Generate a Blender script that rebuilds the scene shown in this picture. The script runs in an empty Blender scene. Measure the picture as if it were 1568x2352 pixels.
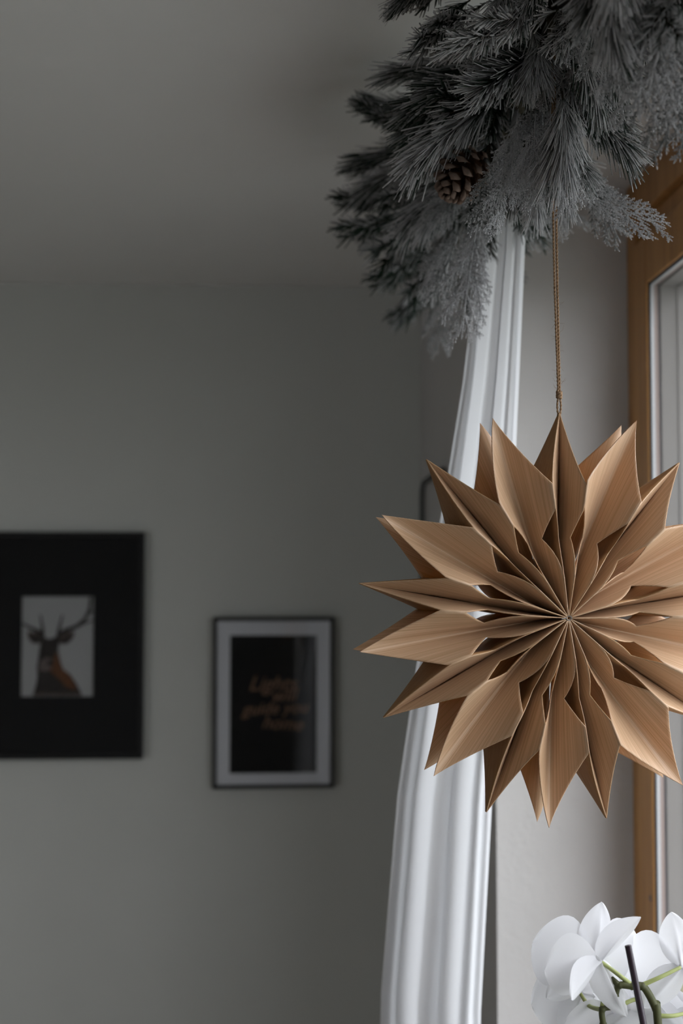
import bpy, math, random
from mathutils import Vector, Matrix, Euler

random.seed(11)
rnd = random.uniform
R = math.radians
scene = bpy.context.scene
col = scene.collection

# ------------------------------------------------------------------ camera
CAM_Z = 1.75
PITCH, YAW = 3.22, -3.05
FPX = 3267.0                       # focal length in pixels of the 1568 x 2352 frame (50 mm)
cam_data = bpy.data.cameras.new('camera')
cam = bpy.data.objects.new('camera', cam_data)
col.objects.link(cam)
cam.location = (0, 0, CAM_Z)
cam.rotation_euler = (R(90 + PITCH), 0, R(YAW))
cam_data.sensor_fit = 'VERTICAL'
cam_data.sensor_height = 36.0
cam_data.lens = 50.0
cam_data.clip_start = 0.02
cam_data.dof.use_dof = True
cam_data.dof.focus_distance = 1.13
cam_data.dof.aperture_fstop = 5.2
scene.camera = cam
cam_rot = cam.rotation_euler.to_matrix()


def P(px, py, Y):
    """World point at room depth Y (metres from the camera along +Y) on the sight line of a photo pixel."""
    d = cam_rot @ Vector(((px - 784) / FPX, (1176 - py) / FPX, -1.0))
    d *= Y / d.y
    return Vector((d.x, d.y, d.z + CAM_Z))


# ------------------------------------------------------------------ world: overcast sky
world = bpy.data.worlds.new('overcast_sky')
scene.world = world
world.use_nodes = True
wn, wl = world.node_tree.nodes, world.node_tree.links
wn.clear()
w_out = wn.new('ShaderNodeOutputWorld')
w_bg = wn.new('ShaderNodeBackground')
w_tc = wn.new('ShaderNodeTexCoord')
w_sep = wn.new('ShaderNodeSeparateXYZ')
w_ramp = wn.new('ShaderNodeValToRGB')
wl.new(w_tc.outputs['Generated'], w_sep.inputs[0])
wl.new(w_sep.outputs['Z'], w_ramp.inputs[0])
w_ramp.color_ramp.elements[0].position = 0.0
w_ramp.color_ramp.elements[0].color = (0.68, 0.71, 0.75, 1)
w_ramp.color_ramp.elements[1].position = 0.9
w_ramp.color_ramp.elements[1].color = (0.95, 0.98, 1.05, 1)
wl.new(w_ramp.outputs[0], w_bg.inputs[0])
w_bg.inputs[1].default_value = 5.7
wl.new(w_bg.outputs[0], w_out.inputs[0])

scene.view_settings.view_transform = 'Standard'
scene.view_settings.look = 'None'
scene.view_settings.gamma = 1.0
scene.view_settings.use_curve_mapping = False
scene.view_settings.exposure = 0.0
scene.cycles.max_bounces = 6
scene.cycles.diffuse_bounces = 3
scene.cycles.glossy_bounces = 2
scene.cycles.adaptive_threshold = 0.08

# ------------------------------------------------------------------ room dimensions
D = 2.65                 # back wall
XS = 0.2916              # side wall with the window
YJ = 1.80                # far jamb of the window recess
YN = -0.55               # near jamb
XW = 0.4657              # room face of the window frame
ZC = CAM_Z + 0.575       # ceiling
ZS = CAM_Z + 0.522       # soffit of the recess
ZB = CAM_Z - 0.75        # window board
XL, YB = -4.6, -2.6      # other walls

# daylight portal in the window opening (guides sampling of the sky, gives no light of its own)
pl = bpy.data.lights.new('window_portal', 'AREA')
pl.shape = 'RECTANGLE'
pl.size, pl.size_y = (YJ - YN), (ZS - ZB)
pl.cycles.is_portal = True
po = bpy.data.objects.new('window_portal', pl)
col.objects.link(po)
po.location = (XW + 0.10, (YJ + YN) / 2, (ZS + ZB) / 2)
po.rotation_euler = (R(90), 0, R(90))
# unseen balcony door added behind the camera for soft fill light, and its portal
BX0, BX1, BZ1 = -4.40, -2.65, 2.15
pl2 = bpy.data.lights.new('fill_door_portal', 'AREA')
pl2.shape = 'RECTANGLE'
pl2.size, pl2.size_y = (BX1 - BX0), BZ1
pl2.cycles.is_portal = True
po2 = bpy.data.objects.new('fill_door_portal', pl2)
col.objects.link(po2)
po2.location = ((BX0 + BX1) / 2, YB - 0.15, BZ1 / 2)
po2.rotation_euler = (R(90), 0, 0)

# ------------------------------------------------------------------ helpers


class MB:
    def __init__(s):
        s.v, s.f, s.m, s.a = [], [], [], []

    def add(s, verts, faces, mat=0, att=0.0):
        o = len(s.v)
        s.v += [tuple(p) for p in verts]
        s.a += (list(att) if isinstance(att, (list, tuple)) else [att] * len(verts))
        s.f += [tuple(i + o for i in f) for f in faces]
        s.m += [mat] * len(faces)

    def box(s, lo, hi, mat=0):
        x0, y0, z0 = lo
        x1, y1, z1 = hi
        s.add([(x0, y0, z0), (x1, y0, z0), (x1, y1, z0), (x0, y1, z0), (x0, y0, z1), (x1, y0, z1), (x1, y1, z1), (x0, y1, z1)],
              [(3, 2, 1, 0), (4, 5, 6, 7), (0, 1, 5, 4), (1, 2, 6, 5), (2, 3, 7, 6), (3, 0, 4, 7)], mat)

    def tube(s, pts, rad, n=8, mat=0, cap=True, att=None, phase=0.0):
        pts = [Vector(p) for p in pts]
        k = len(pts)
        rads = rad if isinstance(rad, (list, tuple)) else [rad] * k
        t0 = (pts[1] - pts[0]).normalized()
        up = Vector((0, 0, 1)) if abs(t0.z) < 0.9 else Vector((1, 0, 0))
        nrm = (up - t0 * up.dot(t0)).normalized()
        vs = []
        for i, p in enumerate(pts):
            t = (pts[min(i + 1, k - 1)] - pts[max(i - 1, 0)])
            t = t.normalized() if t.length > 1e-9 else t0
            nrm = nrm - t * nrm.dot(t)
            nrm = nrm.normalized() if nrm.length > 1e-9 else t.orthogonal().normalized()
            b = t.cross(nrm)
            for j in range(n):
                a = 2 * math.pi * j / n + phase
                vs.append(p + (nrm * math.cos(a) + b * math.sin(a)) * rads[i])
        fs = [(i * n + j, i * n + (j + 1) % n, (i + 1) * n + (j + 1) % n, (i + 1) * n + j) for i in range(k - 1) for j in range(n)]
        if cap:
            fs += [tuple(range(n - 1, -1, -1)), tuple((k - 1) * n + j for j in range(n))]
        at = 0.0
        if att is not None:
            at = [att[i] for i in range(k) for j in range(n)]
        s.add(vs, fs, mat, at)

    def lathe(s, prof, n=24, mat=0, origin=(0, 0, 0)):
        ox, oy, oz = origin
        vs = [(ox + r * math.cos(2 * math.pi * j / n), oy + r * math.sin(2 * math.pi * j / n), oz + z) for r, z in prof for j in range(n)]
        fs = [(i * n + j, i * n + (j + 1) % n, (i + 1) * n + (j + 1) % n, (i + 1) * n + j) for i in range(len(prof) - 1) for j in range(n)]
        s.add(vs, fs, mat)

    def poly(s, pts, mat=0):
        s.add(pts, [tuple(range(len(pts)))], mat)

    def mesh(s, name, mats, smooth=False, attr=None, xf=None):
        me = bpy.data.meshes.new(name)
        v = s.v if xf is None else [tuple(xf @ Vector(p)) for p in s.v]
        me.from_pydata(v, [], s.f)
        for m in (mats if isinstance(mats, (list, tuple)) else [mats]):
            me.materials.append(m)
        if any(s.m):
            me.polygons.foreach_set('material_index', s.m)
        if smooth:
            me.polygons.foreach_set('use_smooth', [True] * len(s.f))
        if attr:
            a = me.attributes.new(attr, 'FLOAT', 'POINT')
            a.data.foreach_set('value', s.a)
        me.update()
        return me

    def build(s, name, mats, parent=None, smooth=False, attr=None):
        return link(name, s.mesh(name, mats, smooth, attr), parent)


def link(name, data, parent=None):
    o = bpy.data.objects.new(name, data)
    col.objects.link(o)
    if parent is not None:
        o.parent = parent
    return o


def empty(name, loc=(0, 0, 0), rot=(0, 0, 0)):
    o = bpy.data.objects.new(name, None)
    col.objects.link(o)
    o.location = loc
    o.rotation_euler = rot
    o.empty_display_size = 0.05
    return o


def tag(o, label=None, cat=None, group=None, kind=None):
    for k, v in (('label', label), ('category', cat), ('group', group), ('kind', kind)):
        if v:
            o[k] = v
    return o


def bevel(o, w, seg=2):
    m = o.modifiers.new('bevel', 'BEVEL')
    m.width, m.segments, m.limit_method = w, seg, 'ANGLE'
    return o


# ------------------------------------------------------------------ materials
def new_mat(name):
    m = bpy.data.materials.new(name)
    m.use_nodes = True
    nt = m.node_tree
    return m, nt, nt.nodes['Principled BSDF'], nt.nodes['Material Output']


def plain(name, color, rough=0.6, spec=0.3, noise=0.0, nscale=40, bump=0.0, bscale=200, metal=0.0):
    m, nt, b, out = new_mat(name)
    b.inputs['Base Color'].default_value = (*color, 1)
    b.inputs['Roughness'].default_value = rough
    b.inputs['Specular IOR Level'].default_value = spec
    b.inputs['Metallic'].default_value = metal
    tc = nt.nodes.new('ShaderNodeTexCoord')
    if noise:
        n = nt.nodes.new('ShaderNodeTexNoise')
        n.inputs['Scale'].default_value = nscale
        n.inputs['Detail'].default_value = 5
        nt.links.new(tc.outputs['Object'], n.inputs['Vector'])
        r = nt.nodes.new('ShaderNodeMix')
        r.data_type = 'RGBA'
        r.inputs[6].default_value = (*[c * (1 - noise) for c in color], 1)
        r.inputs[7].default_value = (*[min(1, c * (1 + noise)) for c in color], 1)
        nt.links.new(n.outputs['Fac'], r.inputs[0])
        nt.links.new(r.outputs[2], b.inputs['Base Color'])
    if bump:
        n2 = nt.nodes.new('ShaderNodeTexNoise')
        n2.inputs['Scale'].default_value = bscale
        n2.inputs['Detail'].default_value = 6
        nt.links.new(tc.outputs['Object'], n2.inputs['Vector'])
        bp = nt.nodes.new('ShaderNodeBump')
        bp.inputs['Strength'].default_value = bump
        bp.inputs['Distance'].default_value = 0.002
        nt.links.new(n2.outputs['Fac'], bp.inputs['Height'])
        nt.links.new(bp.outputs[0], b.inputs['Normal'])
    return m


def wood(name, c0, c1, scale=(3, 60, 60), rough=0.5, spec=0.3, bump=0.05, translucent=0.0, tcol=None, distort=0.6, attr=None):
    """Straight-grained wood; the grain runs along the object's local X scaled by scale[0]."""
    m, nt, b, out = new_mat(name)
    tc = nt.nodes.new('ShaderNodeTexCoord')
    mp = nt.nodes.new('ShaderNodeMapping')
    mp.inputs['Scale'].default_value = scale
    if attr:                                       # grain coordinates stored on the mesh (metres along and across the sheet)
        an = nt.nodes.new('ShaderNodeAttribute')
        an.attribute_name = attr
        nt.links.new(an.outputs['Vector'], mp.inputs[0])
    else:
        nt.links.new(tc.outputs['Object'], mp.inputs[0])
    n = nt.nodes.new('ShaderNodeTexNoise')
    n.inputs['Scale'].default_value = 1.0
    n.inputs['Detail'].default_value = 4
    n.inputs['Distortion'].default_value = distort
    nt.links.new(mp.outputs[0], n.inputs['Vector'])
    cr = nt.nodes.new('ShaderNodeValToRGB')
    cr.color_ramp.elements[0].position = 0.33
    cr.color_ramp.elements[0].color = (*c0, 1)
    cr.color_ramp.elements[1].position = 0.67
    cr.color_ramp.elements[1].color = (*c1, 1)
    nt.links.new(n.outputs['Fac'], cr.inputs[0])
    nt.links.new(cr.outputs[0], b.inputs['Base Color'])
    b.inputs['Roughness'].default_value = rough
    b.inputs['Specular IOR Level'].default_value = spec
    bp = nt.nodes.new('ShaderNodeBump')
    bp.inputs['Strength'].default_value = bump
    bp.inputs['Distance'].default_value = 0.0006
    nt.links.new(n.outputs['Fac'], bp.inputs['Height'])
    nt.links.new(bp.outputs[0], b.inputs['Normal'])
    if translucent:
        t = nt.nodes.new('ShaderNodeBsdfTranslucent')
        t.inputs[0].default_value = (*tcol, 1)
        mx = nt.nodes.new('ShaderNodeMixShader')
        mx.inputs[0].default_value = translucent
        nt.links.new(b.outputs[0], mx.inputs[1])
        nt.links.new(t.outputs[0], mx.inputs[2])
        nt.links.new(mx.outputs[0], out.inputs['Surface'])
    return m


def cloth(name, color, translucent, rough=0.9, scale=900, vein=0.0):
    m, nt, b, out = new_mat(name)
    b.inputs['Base Color'].default_value = (*color, 1)
    b.inputs['Roughness'].default_value = rough
    b.inputs['Specular IOR Level'].default_value = 0.15
    tc = nt.nodes.new('ShaderNodeTexCoord')
    n = nt.nodes.new('ShaderNodeTexNoise')
    n.inputs['Scale'].default_value = scale
    nt.links.new(tc.outputs['Object'], n.inputs['Vector'])
    bp = nt.nodes.new('ShaderNodeBump')
    bp.inputs['Strength'].default_value = 0.08
    bp.inputs['Distance'].default_value = 0.001
    nt.links.new(n.outputs['Fac'], bp.inputs['Height'])
    nt.links.new(bp.outputs[0], b.inputs['Normal'])
    t = nt.nodes.new('ShaderNodeBsdfTranslucent')
    t.inputs[0].default_value = (*color, 1)
    mx = nt.nodes.new('ShaderNodeMixShader')
    mx.inputs[0].default_value = translucent
    nt.links.new(b.outputs[0], mx.inputs[1])
    nt.links.new(t.outputs[0], mx.inputs[2])
    nt.links.new(mx.outputs[0], out.inputs['Surface'])
    return m


def glass_mat(name, tint=(1, 1, 1), ior=1.5):
    m, nt, b, out = new_mat(name)
    nt.nodes.remove(b)
    tr = nt.nodes.new('ShaderNodeBsdfTransparent')
    tr.inputs[0].default_value = (*tint, 1)
    gl = nt.nodes.new('ShaderNodeBsdfGlossy')
    gl.inputs['Roughness'].default_value = 0.02
    fr = nt.nodes.new('ShaderNodeFresnel')
    fr.inputs[0].default_value = ior
    mx = nt.nodes.new('ShaderNodeMixShader')
    nt.links.new(fr.outputs[0], mx.inputs[0])
    nt.links.new(tr.outputs[0], mx.inputs[1])
    nt.links.new(gl.outputs[0], mx.inputs[2])
    nt.links.new(mx.outputs[0], out.inputs['Surface'])
    return m


def frosted(name, green, frost, lo=0.25, hi=0.7):
    """Artificial needles: green plastic with flock; the flock amount is stored per vertex."""
    m, nt, b, out = new_mat(name)
    at = nt.nodes.new('ShaderNodeAttribute')
    at.attribute_name = 'frost'
    tc = nt.nodes.new('ShaderNodeTexCoord')
    n = nt.nodes.new('ShaderNodeTexNoise')
    n.inputs['Scale'].default_value = 260
    n.inputs['Detail'].default_value = 3
    nt.links.new(tc.outputs['Object'], n.inputs['Vector'])
    ad = nt.nodes.new('ShaderNodeMath')
    ad.operation = 'MULTIPLY_ADD'
    ad.inputs[1].default_value = 0.7
    nt.links.new(n.outputs['Fac'], ad.inputs[0])
    sb = nt.nodes.new('ShaderNodeMath')
    sb.operation = 'SUBTRACT'
    sb.inputs[1].default_value = 0.35
    nt.links.new(at.outputs['Fac'], sb.inputs[0])
    nt.links.new(sb.outputs[0], ad.inputs[2])
    cr = nt.nodes.new('ShaderNodeValToRGB')
    cr.color_ramp.elements[0].position = lo
    cr.color_ramp.elements[0].color = (*green, 1)
    cr.color_ramp.elements[1].position = hi
    cr.color_ramp.elements[1].color = (*frost, 1)
    nt.links.new(ad.outputs[0], cr.inputs[0])
    nt.links.new(cr.outputs[0], b.inputs['Base Color'])
    b.inputs['Roughness'].default_value = 0.8
    b.inputs['Specular IOR Level'].default_value = 0.2
    bp = nt.nodes.new('ShaderNodeBump')
    bp.inputs['Strength'].default_value = 0.5
    bp.inputs['Distance'].default_value = 0.0008
    nt.links.new(n.outputs['Fac'], bp.inputs['Height'])
    nt.links.new(bp.outputs[0], b.inputs['Normal'])
    return m


M = {}
M['wall'] = plain('wall_plaster', (0.545, 0.55, 0.51), 0.9, 0.1, 0.03, 6, 0.25, 160)
M['wall_dark'] = plain('low_bounce_wall', (0.20, 0.21, 0.21), 0.9, 0.1, 0.03, 6)  # unseen left wall darkened to cut bounce light on the star
M['jamb'] = plain('recess_plaster', (0.61, 0.59, 0.57), 0.9, 0.1, 0.05, 9, 0.5, 90)
M['ceiling'] = plain('ceiling_paint', (0.89, 0.89, 0.875), 0.9, 0.1, 0.02, 5, 0.15, 160)
M['floor'] = wood('floor_oak', (0.36, 0.28, 0.20), (0.46, 0.36, 0.26), (1.5, 14, 14), 0.45)
M['bounce_terrace'] = plain('bounce_terrace_pale', (0.72, 0.73, 0.75), 0.9, 0.1, 0.1, 2)  # kept pale so the added slab reflects daylight into the room
M['ground'] = plain('outdoor_ground', (0.20, 0.21, 0.19), 0.95, 0.1, 0.3, 0.5)
M['frame_wood'] = wood('window_larch', (0.45, 0.22, 0.07), (0.59, 0.30, 0.10), (70, 70, 4), 0.42, 0.4)
M['alu'] = plain('shade_darkened_aluminium', (0.17, 0.16, 0.15), 0.5, 0.3, 0.05, 20)  # grey darkened to stand in for shading in the outer reveal
M['spacer'] = plain('bright_spacer', (0.42, 0.43, 0.44), 0.35, 0.5)
M['gasket'] = plain('dark_gasket', (0.06, 0.06, 0.065), 0.6)
M['taupe'] = plain('taupe_spacer', (0.26, 0.20, 0.18), 0.5)
M['glass'] = glass_mat('clear_glass')
M['sill'] = plain('window_board_paint', (0.72, 0.72, 0.71), 0.4, 0.4)
M['curtain'] = cloth('white_curtain_linen', (0.87, 0.875, 0.89), 0.48)
M['veneer'] = wood('birch_veneer', (0.53, 0.335, 0.19), (0.78, 0.555, 0.365), (6, 1350, 1), 0.40, 0.50, 0.10, 0.22, (0.90, 0.50, 0.13), 0.15, 'grain')
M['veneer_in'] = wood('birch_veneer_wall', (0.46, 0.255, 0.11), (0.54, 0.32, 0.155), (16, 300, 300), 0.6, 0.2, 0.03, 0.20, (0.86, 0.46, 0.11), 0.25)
M['twine'] = plain('jute_twine', (0.30, 0.19, 0.11), 0.85, 0.15, 0.4, 500)
M['pole'] = plain('black_pole', (0.03, 0.03, 0.03), 0.45, 0.4)
M['blackmetal'] = plain('black_powder_coat', (0.02, 0.021, 0.023), 0.5, 0.4)
M['frame_black'] = plain('black_frame_lacquer', (0.006, 0.006, 0.006), 0.45, 0.3)
M['mat_black'] = plain('black_mat_board', (0.012, 0.012, 0.013), 0.9, 0.15, 0.1, 300)
M['mat_white'] = plain('white_mat_board', (0.66, 0.66, 0.67), 0.9, 0.15)
M['photo_bg'] = plain('photo_paper_grey', (0.38, 0.38, 0.37), 0.8, 0.2)
M['deer_dark'] = plain('deer_dark_print', (0.035, 0.030, 0.028), 0.8, 0.2, 0.4, 60)
M['deer_brown'] = plain('deer_brown_print', (0.13, 0.055, 0.024), 0.8, 0.2, 0.35, 90)
M['deer_grey'] = plain('deer_muzzle_print', (0.15, 0.12, 0.11), 0.8, 0.2, 0.3, 90)
M['deer_ear'] = plain('deer_ear_print', (0.085, 0.065, 0.055), 0.8, 0.2, 0.3, 90)
M['poster'] = plain('dark_poster_paper', (0.010, 0.010, 0.010), 0.8, 0.2, 0.5, 60)
M['gold'] = plain('copper_ink', (0.20, 0.10, 0.05), 0.45, 0.4)
M['needle'] = frosted('flocked_needle', (0.008, 0.024, 0.012), (0.60, 0.595, 0.61), 0.30, 0.66)
M['cedar'] = frosted('flocked_cedar', (0.014, 0.036, 0.018), (0.56, 0.555, 0.57), 0.25, 0.68)
M['bark'] = plain('garland_stem', (0.035, 0.03, 0.02), 0.9, 0.1, 0.3, 200)
M['cone'] = plain('pine_cone_scale', (0.07, 0.035, 0.02), 0.75, 0.2, 0.4, 200)
M['cone_tip'] = plain('flocked_cone_tip', (0.21, 0.15, 0.12), 0.85, 0.15, 0.4, 300)
M['petal'] = cloth('white_orchid_petal', (0.94, 0.94, 0.96), 0.45, 0.55, 350)
M['lip'] = cloth('orchid_lip', (0.88, 0.84, 0.62), 0.25, 0.5, 350)
M['stem'] = plain('orchid_stem', (0.075, 0.08, 0.030), 0.5, 0.35, 0.5, 90)
M['pedicel'] = plain('orchid_pedicel', (0.36, 0.40, 0.15), 0.5, 0.35, 0.15, 120)
M['stake'] = plain('dark_plum_stake', (0.022, 0.010, 0.018), 0.4, 0.5)
M['pot'] = plain('white_glazed_pot', (0.78, 0.78, 0.77), 0.25, 0.5)
M['soil'] = plain('bark_soil', (0.05, 0.03, 0.02), 0.95, 0.1, 0.5, 90, 0.8, 90)
M['leaf'] = plain('orchid_leaf', (0.03, 0.10, 0.025), 0.35, 0.5, 0.2, 30)

# ------------------------------------------------------------------ the room
T = 0.25


def slab(name, lo, hi, mat, kind='structure'):
    b = MB()
    b.box(lo, hi)
    return tag(b.build(name, mat), kind=kind)


XO = XS + 0.40           # outer face of the window wall
slab('floor', (XL - T, YB - T, -T), (XO, D + T, 0), M['floor'])
slab('ceiling', (XL - T, YB - T, ZC), (XO, D + T, ZC + T), M['ceiling'])
slab('wall_back', (XL - T, D, 0), (XO, D + T, ZC), M['wall'])
slab('wall_left', (XL - T, YB, 0), (XL, D, ZC), M['wall_dark'])
b = MB()
b.box((XL - T, YB - T, 0), (BX0, YB, ZC))
b.box((BX1, YB - T, 0), (XO, YB, ZC))
b.box((BX0, YB - T, BZ1), (BX1, YB, ZC))
tag(b.build('wall_front', M['wall']), kind='structure')
b = MB()                                     # larch frame of the added fill-light door, two leaves
for x in (BX0, (BX0 + BX1) / 2 - 0.05, BX1 - 0.10):
    b.box((x, YB - 0.14, 0.0), (x + 0.10, YB - 0.07, BZ1))
for x in (BX0 + 0.10, (BX0 + BX1) / 2 + 0.05):
    b.box((x, YB - 0.14, 0.0), (x + (BX1 - BX0) / 2 - 0.15, YB - 0.07, 0.10))
    b.box((x, YB - 0.14, BZ1 - 0.10), (x + (BX1 - BX0) / 2 - 0.15, YB - 0.07, BZ1))
fill_door = tag(b.build('fill_door_1', M['frame_wood']), kind='structure')
for x in (BX0 + 0.10, (BX0 + BX1) / 2 + 0.05):
    b = MB()
    x1 = x + (BX1 - BX0) / 2 - 0.15
    b.poly([(x, YB - 0.105, 0.10), (x1, YB - 0.105, 0.10), (x1, YB - 0.105, BZ1 - 0.10), (x, YB - 0.105, BZ1 - 0.10)])
    b.build('glass_pane', M['glass'], fill_door)
slab('bounce_terrace', (-9, YB - T - 7, -0.16), (XO, YB - T, -0.10), M['bounce_terrace'])  # unseen slab added outside the door to bounce skylight onto the ceiling
# window wall: four blocks around the recess make one wall
b = MB()
b.box((XS, YJ, 0), (XO, D, ZC))
b.box((XS, YB, 0), (XO, YN, ZC))
b.box((XS, YN, ZS), (XO, YJ, ZC))
b.box((XS, YN, 0), (XO, YJ, ZB - 0.03))
wr = tag(b.build('wall_right', M['jamb']), kind='structure')

# ground far below the window (an upper storey)
slab('ground', (XO + 0.3, -60, -3.2), (120, 60, -3.0), M['ground'])

# window board
b = MB()
b.box((XS - 0.05, YN + 0.002, ZB - 0.03), (XW + 0.02, YJ - 0.002, ZB))
bevel(tag(b.build('trim_1', M['sill']), kind='structure'), 0.006)

# window: larch frame and sashes, glazing edge strips, glass panes
win = MB()
fx0, fx1 = XW, XW + 0.075
F1 = 0.045                                                # visible width of the fixed frame
win.box((fx0, YJ - F1, ZB), (fx1, YJ, ZS))
win.box((fx0, YN, ZB), (fx1, YN + F1, ZS))
win.box((fx0, YN + F1, ZB), (fx1, YJ - F1, ZB + 0.05))
win.box((fx0, YN + F1, ZS - 0.052), (fx1, YJ - F1, ZS))
win.box((fx0 + 0.010, YN + F1, ZS - 0.085), (fx1, YJ - F1, ZS - 0.052))     # set-back band below the head
YM = 0.62
win.box((fx0, YM - 0.035, ZB + 0.05), (fx1, YM + 0.035, ZS - 0.085))
window = tag(win.build('window_1', M['frame_wood']), kind='structure')
bevel(window, 0.002)
GT = CAM_Z + 0.376                                        # top of the glass


def sash(y0, y1, z0, z1, zt):
    """One casement: wooden rails, edge strips of the glazing unit, two panes. The wood runs from the outer size to the glass opening."""
    sx = XW - 0.004
    w = 0.066
    s = MB()
    ya, yb = y0 + w, y1 - w
    za, zb = z0 + w, zt
    s.box((sx, y0, z0), (sx + 0.004, y1, za))
    for (a, c) in (((sx, y0, z0), (XW + 0.058, ya, z1)), ((sx, yb, z0), (XW + 0.058, y1, z1)),
                   ((sx, ya, z0), (XW + 0.058, yb, za)), ((sx, ya, zb), (XW + 0.058, yb, z1))):
        s.box(a, c)
    so = s.build('sash', M['frame_wood'], window)
    bevel(so, 0.002)
    # strips lining the glazing rebate, from the room side outwards (x from, x to, how far proud, material)
    for nm, xa, xb, pr, mt in (('gasket', XW - 0.0015, XW + 0.0008, 0.0012, 'gasket'), ('bright_spacer', XW + 0.0008, XW + 0.0046, 0.0030, 'spacer'),
                               ('taupe_spacer', XW + 0.0050, XW + 0.0096, 0.0022, 'taupe'), ('dark_seal', XW + 0.0096, XW + 0.0126, 0.0012, 'gasket'),
                               ('outer_profile', XW + 0.0126, XW + 0.0330, 0.0040, 'alu'), ('outer_bead', XW + 0.0330, XW + 0.0580, 0.0060, 'alu')):
        t = MB()
        t.box((xa, ya, za), (xb, ya + pr, zb))
        t.box((xa, yb - pr, za), (xb, yb, zb))
        t.box((xa, ya + pr, za), (xb, yb - pr, za + pr))
        t.box((xa, ya + pr, zb - pr), (xb, yb - pr, zb))
        t.build(nm, M[mt], so)
    for xp in (XW + 0.0006,):
        g = MB()
        g.poly([(xp, ya + 0.0004, za), (xp, ya + 0.0004, zb), (xp, yb - 0.0004, zb), (xp, yb - 0.0004, za)])
        g.build('glass_pane', M['glass'], so)
    # screw cap on the room face
    c = MB()
    n = 14
    cy, cz = y1 - w + 0.012, P(1508, 2065, 1.70).z
    c.add([(sx - 0.0012, cy + 0.0035 * math.cos(2 * math.pi * i / n), cz + 0.0035 * math.sin(2 * math.pi * i / n)) for i in range(n)] +
          [(sx, cy + 0.0042 * math.cos(2 * math.pi * i / n), cz + 0.0042 * math.sin(2 * math.pi * i / n)) for i in range(n)],
          [tuple(range(n))] + [(i, (i + 1) % n, n + (i + 1) % n, n + i) for i in range(n)])
    c.build('screw_cap', M['taupe'], so)


sash(YM + 0.037, YJ - F1 + 0.004, ZB + 0.052, ZS - 0.087, GT)
sash(YN + F1 - 0.004, YM - 0.037, ZB + 0.052, ZS - 0.087, GT)

# ------------------------------------------------------------------ curtain pole and curtain
PX, PZ = 0.235, CAM_Z + 0.46
pole = empty('curtain_pole', (PX, 1.3, PZ))
tag(pole, 'black curtain pole running under the ceiling, buried in the frosted garland', 'curtain pole')
b = MB()
b.tube([(0, -0.95, 0), (0, 0.72, 0)], 0.009, 14)
b.build('rod', M['pole'], pole, True)
for y in (-0.93, 0.0, 0.66):
    b = MB()
    b.tube([(0, y, 0.006), (0, y, ZC - PZ - 0.004)], 0.006, 10)
    b.tube([(0, y, ZC - PZ - 0.005), (0, y, ZC - PZ)], 0.02, 16)
    b.tube([(0, y - 0.008, 0), (0, y + 0.008, 0)], 0.0115, 14)
    b.build('bracket', M['pole'], pole, True)

# curtain: a ruled cloth between its near and far edges; the hem is drawn towards the far corner
cur = MB()
NZ, NS = 70, 170
ztop, zbot = PZ + 0.012, 0.02
ROWS = [200, 530, 850, 1200, 1520, 1850, 2100, 2352]              # photo rows where the two edges were read off
RE = [1212, 1208, 1194, 1178, 1155, 1131, 1118, 1105]
LE = [1120, 1098, 1062, 1008, 958, 912, 892, 872]


def lerp_tab(x, xs, ys):
    if x <= xs[0]:
        return ys[0]
    for a, b_, c, d in zip(xs, xs[1:], ys, ys[1:]):
        if x <= b_:
            return c + (d - c) * (x - a) / (b_ - a)
    return ys[-1]


ctab = []
for r_, e1, e0 in zip(ROWS, RE, LE):
    k = max(0.0, (r_ - 530) / 1822)
    a_ = P(e1, r_, 1.38 + 0.12 * k)
    c_ = P(e0, r_, 1.46 + 0.14 * k)
    ctab.append((a_, c_))
rowz = [-t[0].z for t in ctab]


def curtain_point(s, z):
    e = [lerp_tab(-z, rowz, [t[i][j] for t in ctab]) for i in (0, 1) for j in (0, 1)]
    q = min(1.0, max(0.0, (ztop - z) / 0.9))
    x, y = e[0] + (e[2] - e[0]) * s, e[1] + (e[3] - e[1]) * s
    amp = (0.008 + 0.010 * q) * min(1.0, 0.4 + 3 * s)
    ph = (s ** 0.9) * 2 * math.pi * 2.9 + 0.6 * math.sin(4.1 * s + 1.2 * q) + 0.5
    dy = amp * math.sin(ph) * (0.8 + 0.3 * math.sin(9 * s + 0.7)) + 0.10 * amp * math.sin(3.1 * ph + 4 * q)
    dx = 0.22 * amp * math.sin(2 * ph + 0.9) * min(1, 4 * s * (1 - s))
    return (x + dx, y + dy, z)


vs = [curtain_point(j / NS, ztop + (zbot - ztop) * i / NZ) for i in range(NZ + 1) for j in range(NS + 1)]
fs = [(i * (NS + 1) + j, i * (NS + 1) + j + 1, (i + 1) * (NS + 1) + j + 1, (i + 1) * (NS + 1) + j) for i in range(NZ) for j in range(NS)]
cur.add(vs, fs)
curtain = cur.build('curtain', M['curtain'], None, True)
tag(curtain, 'white linen curtain hanging in soft folds beside the window recess', 'curtain')

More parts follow.
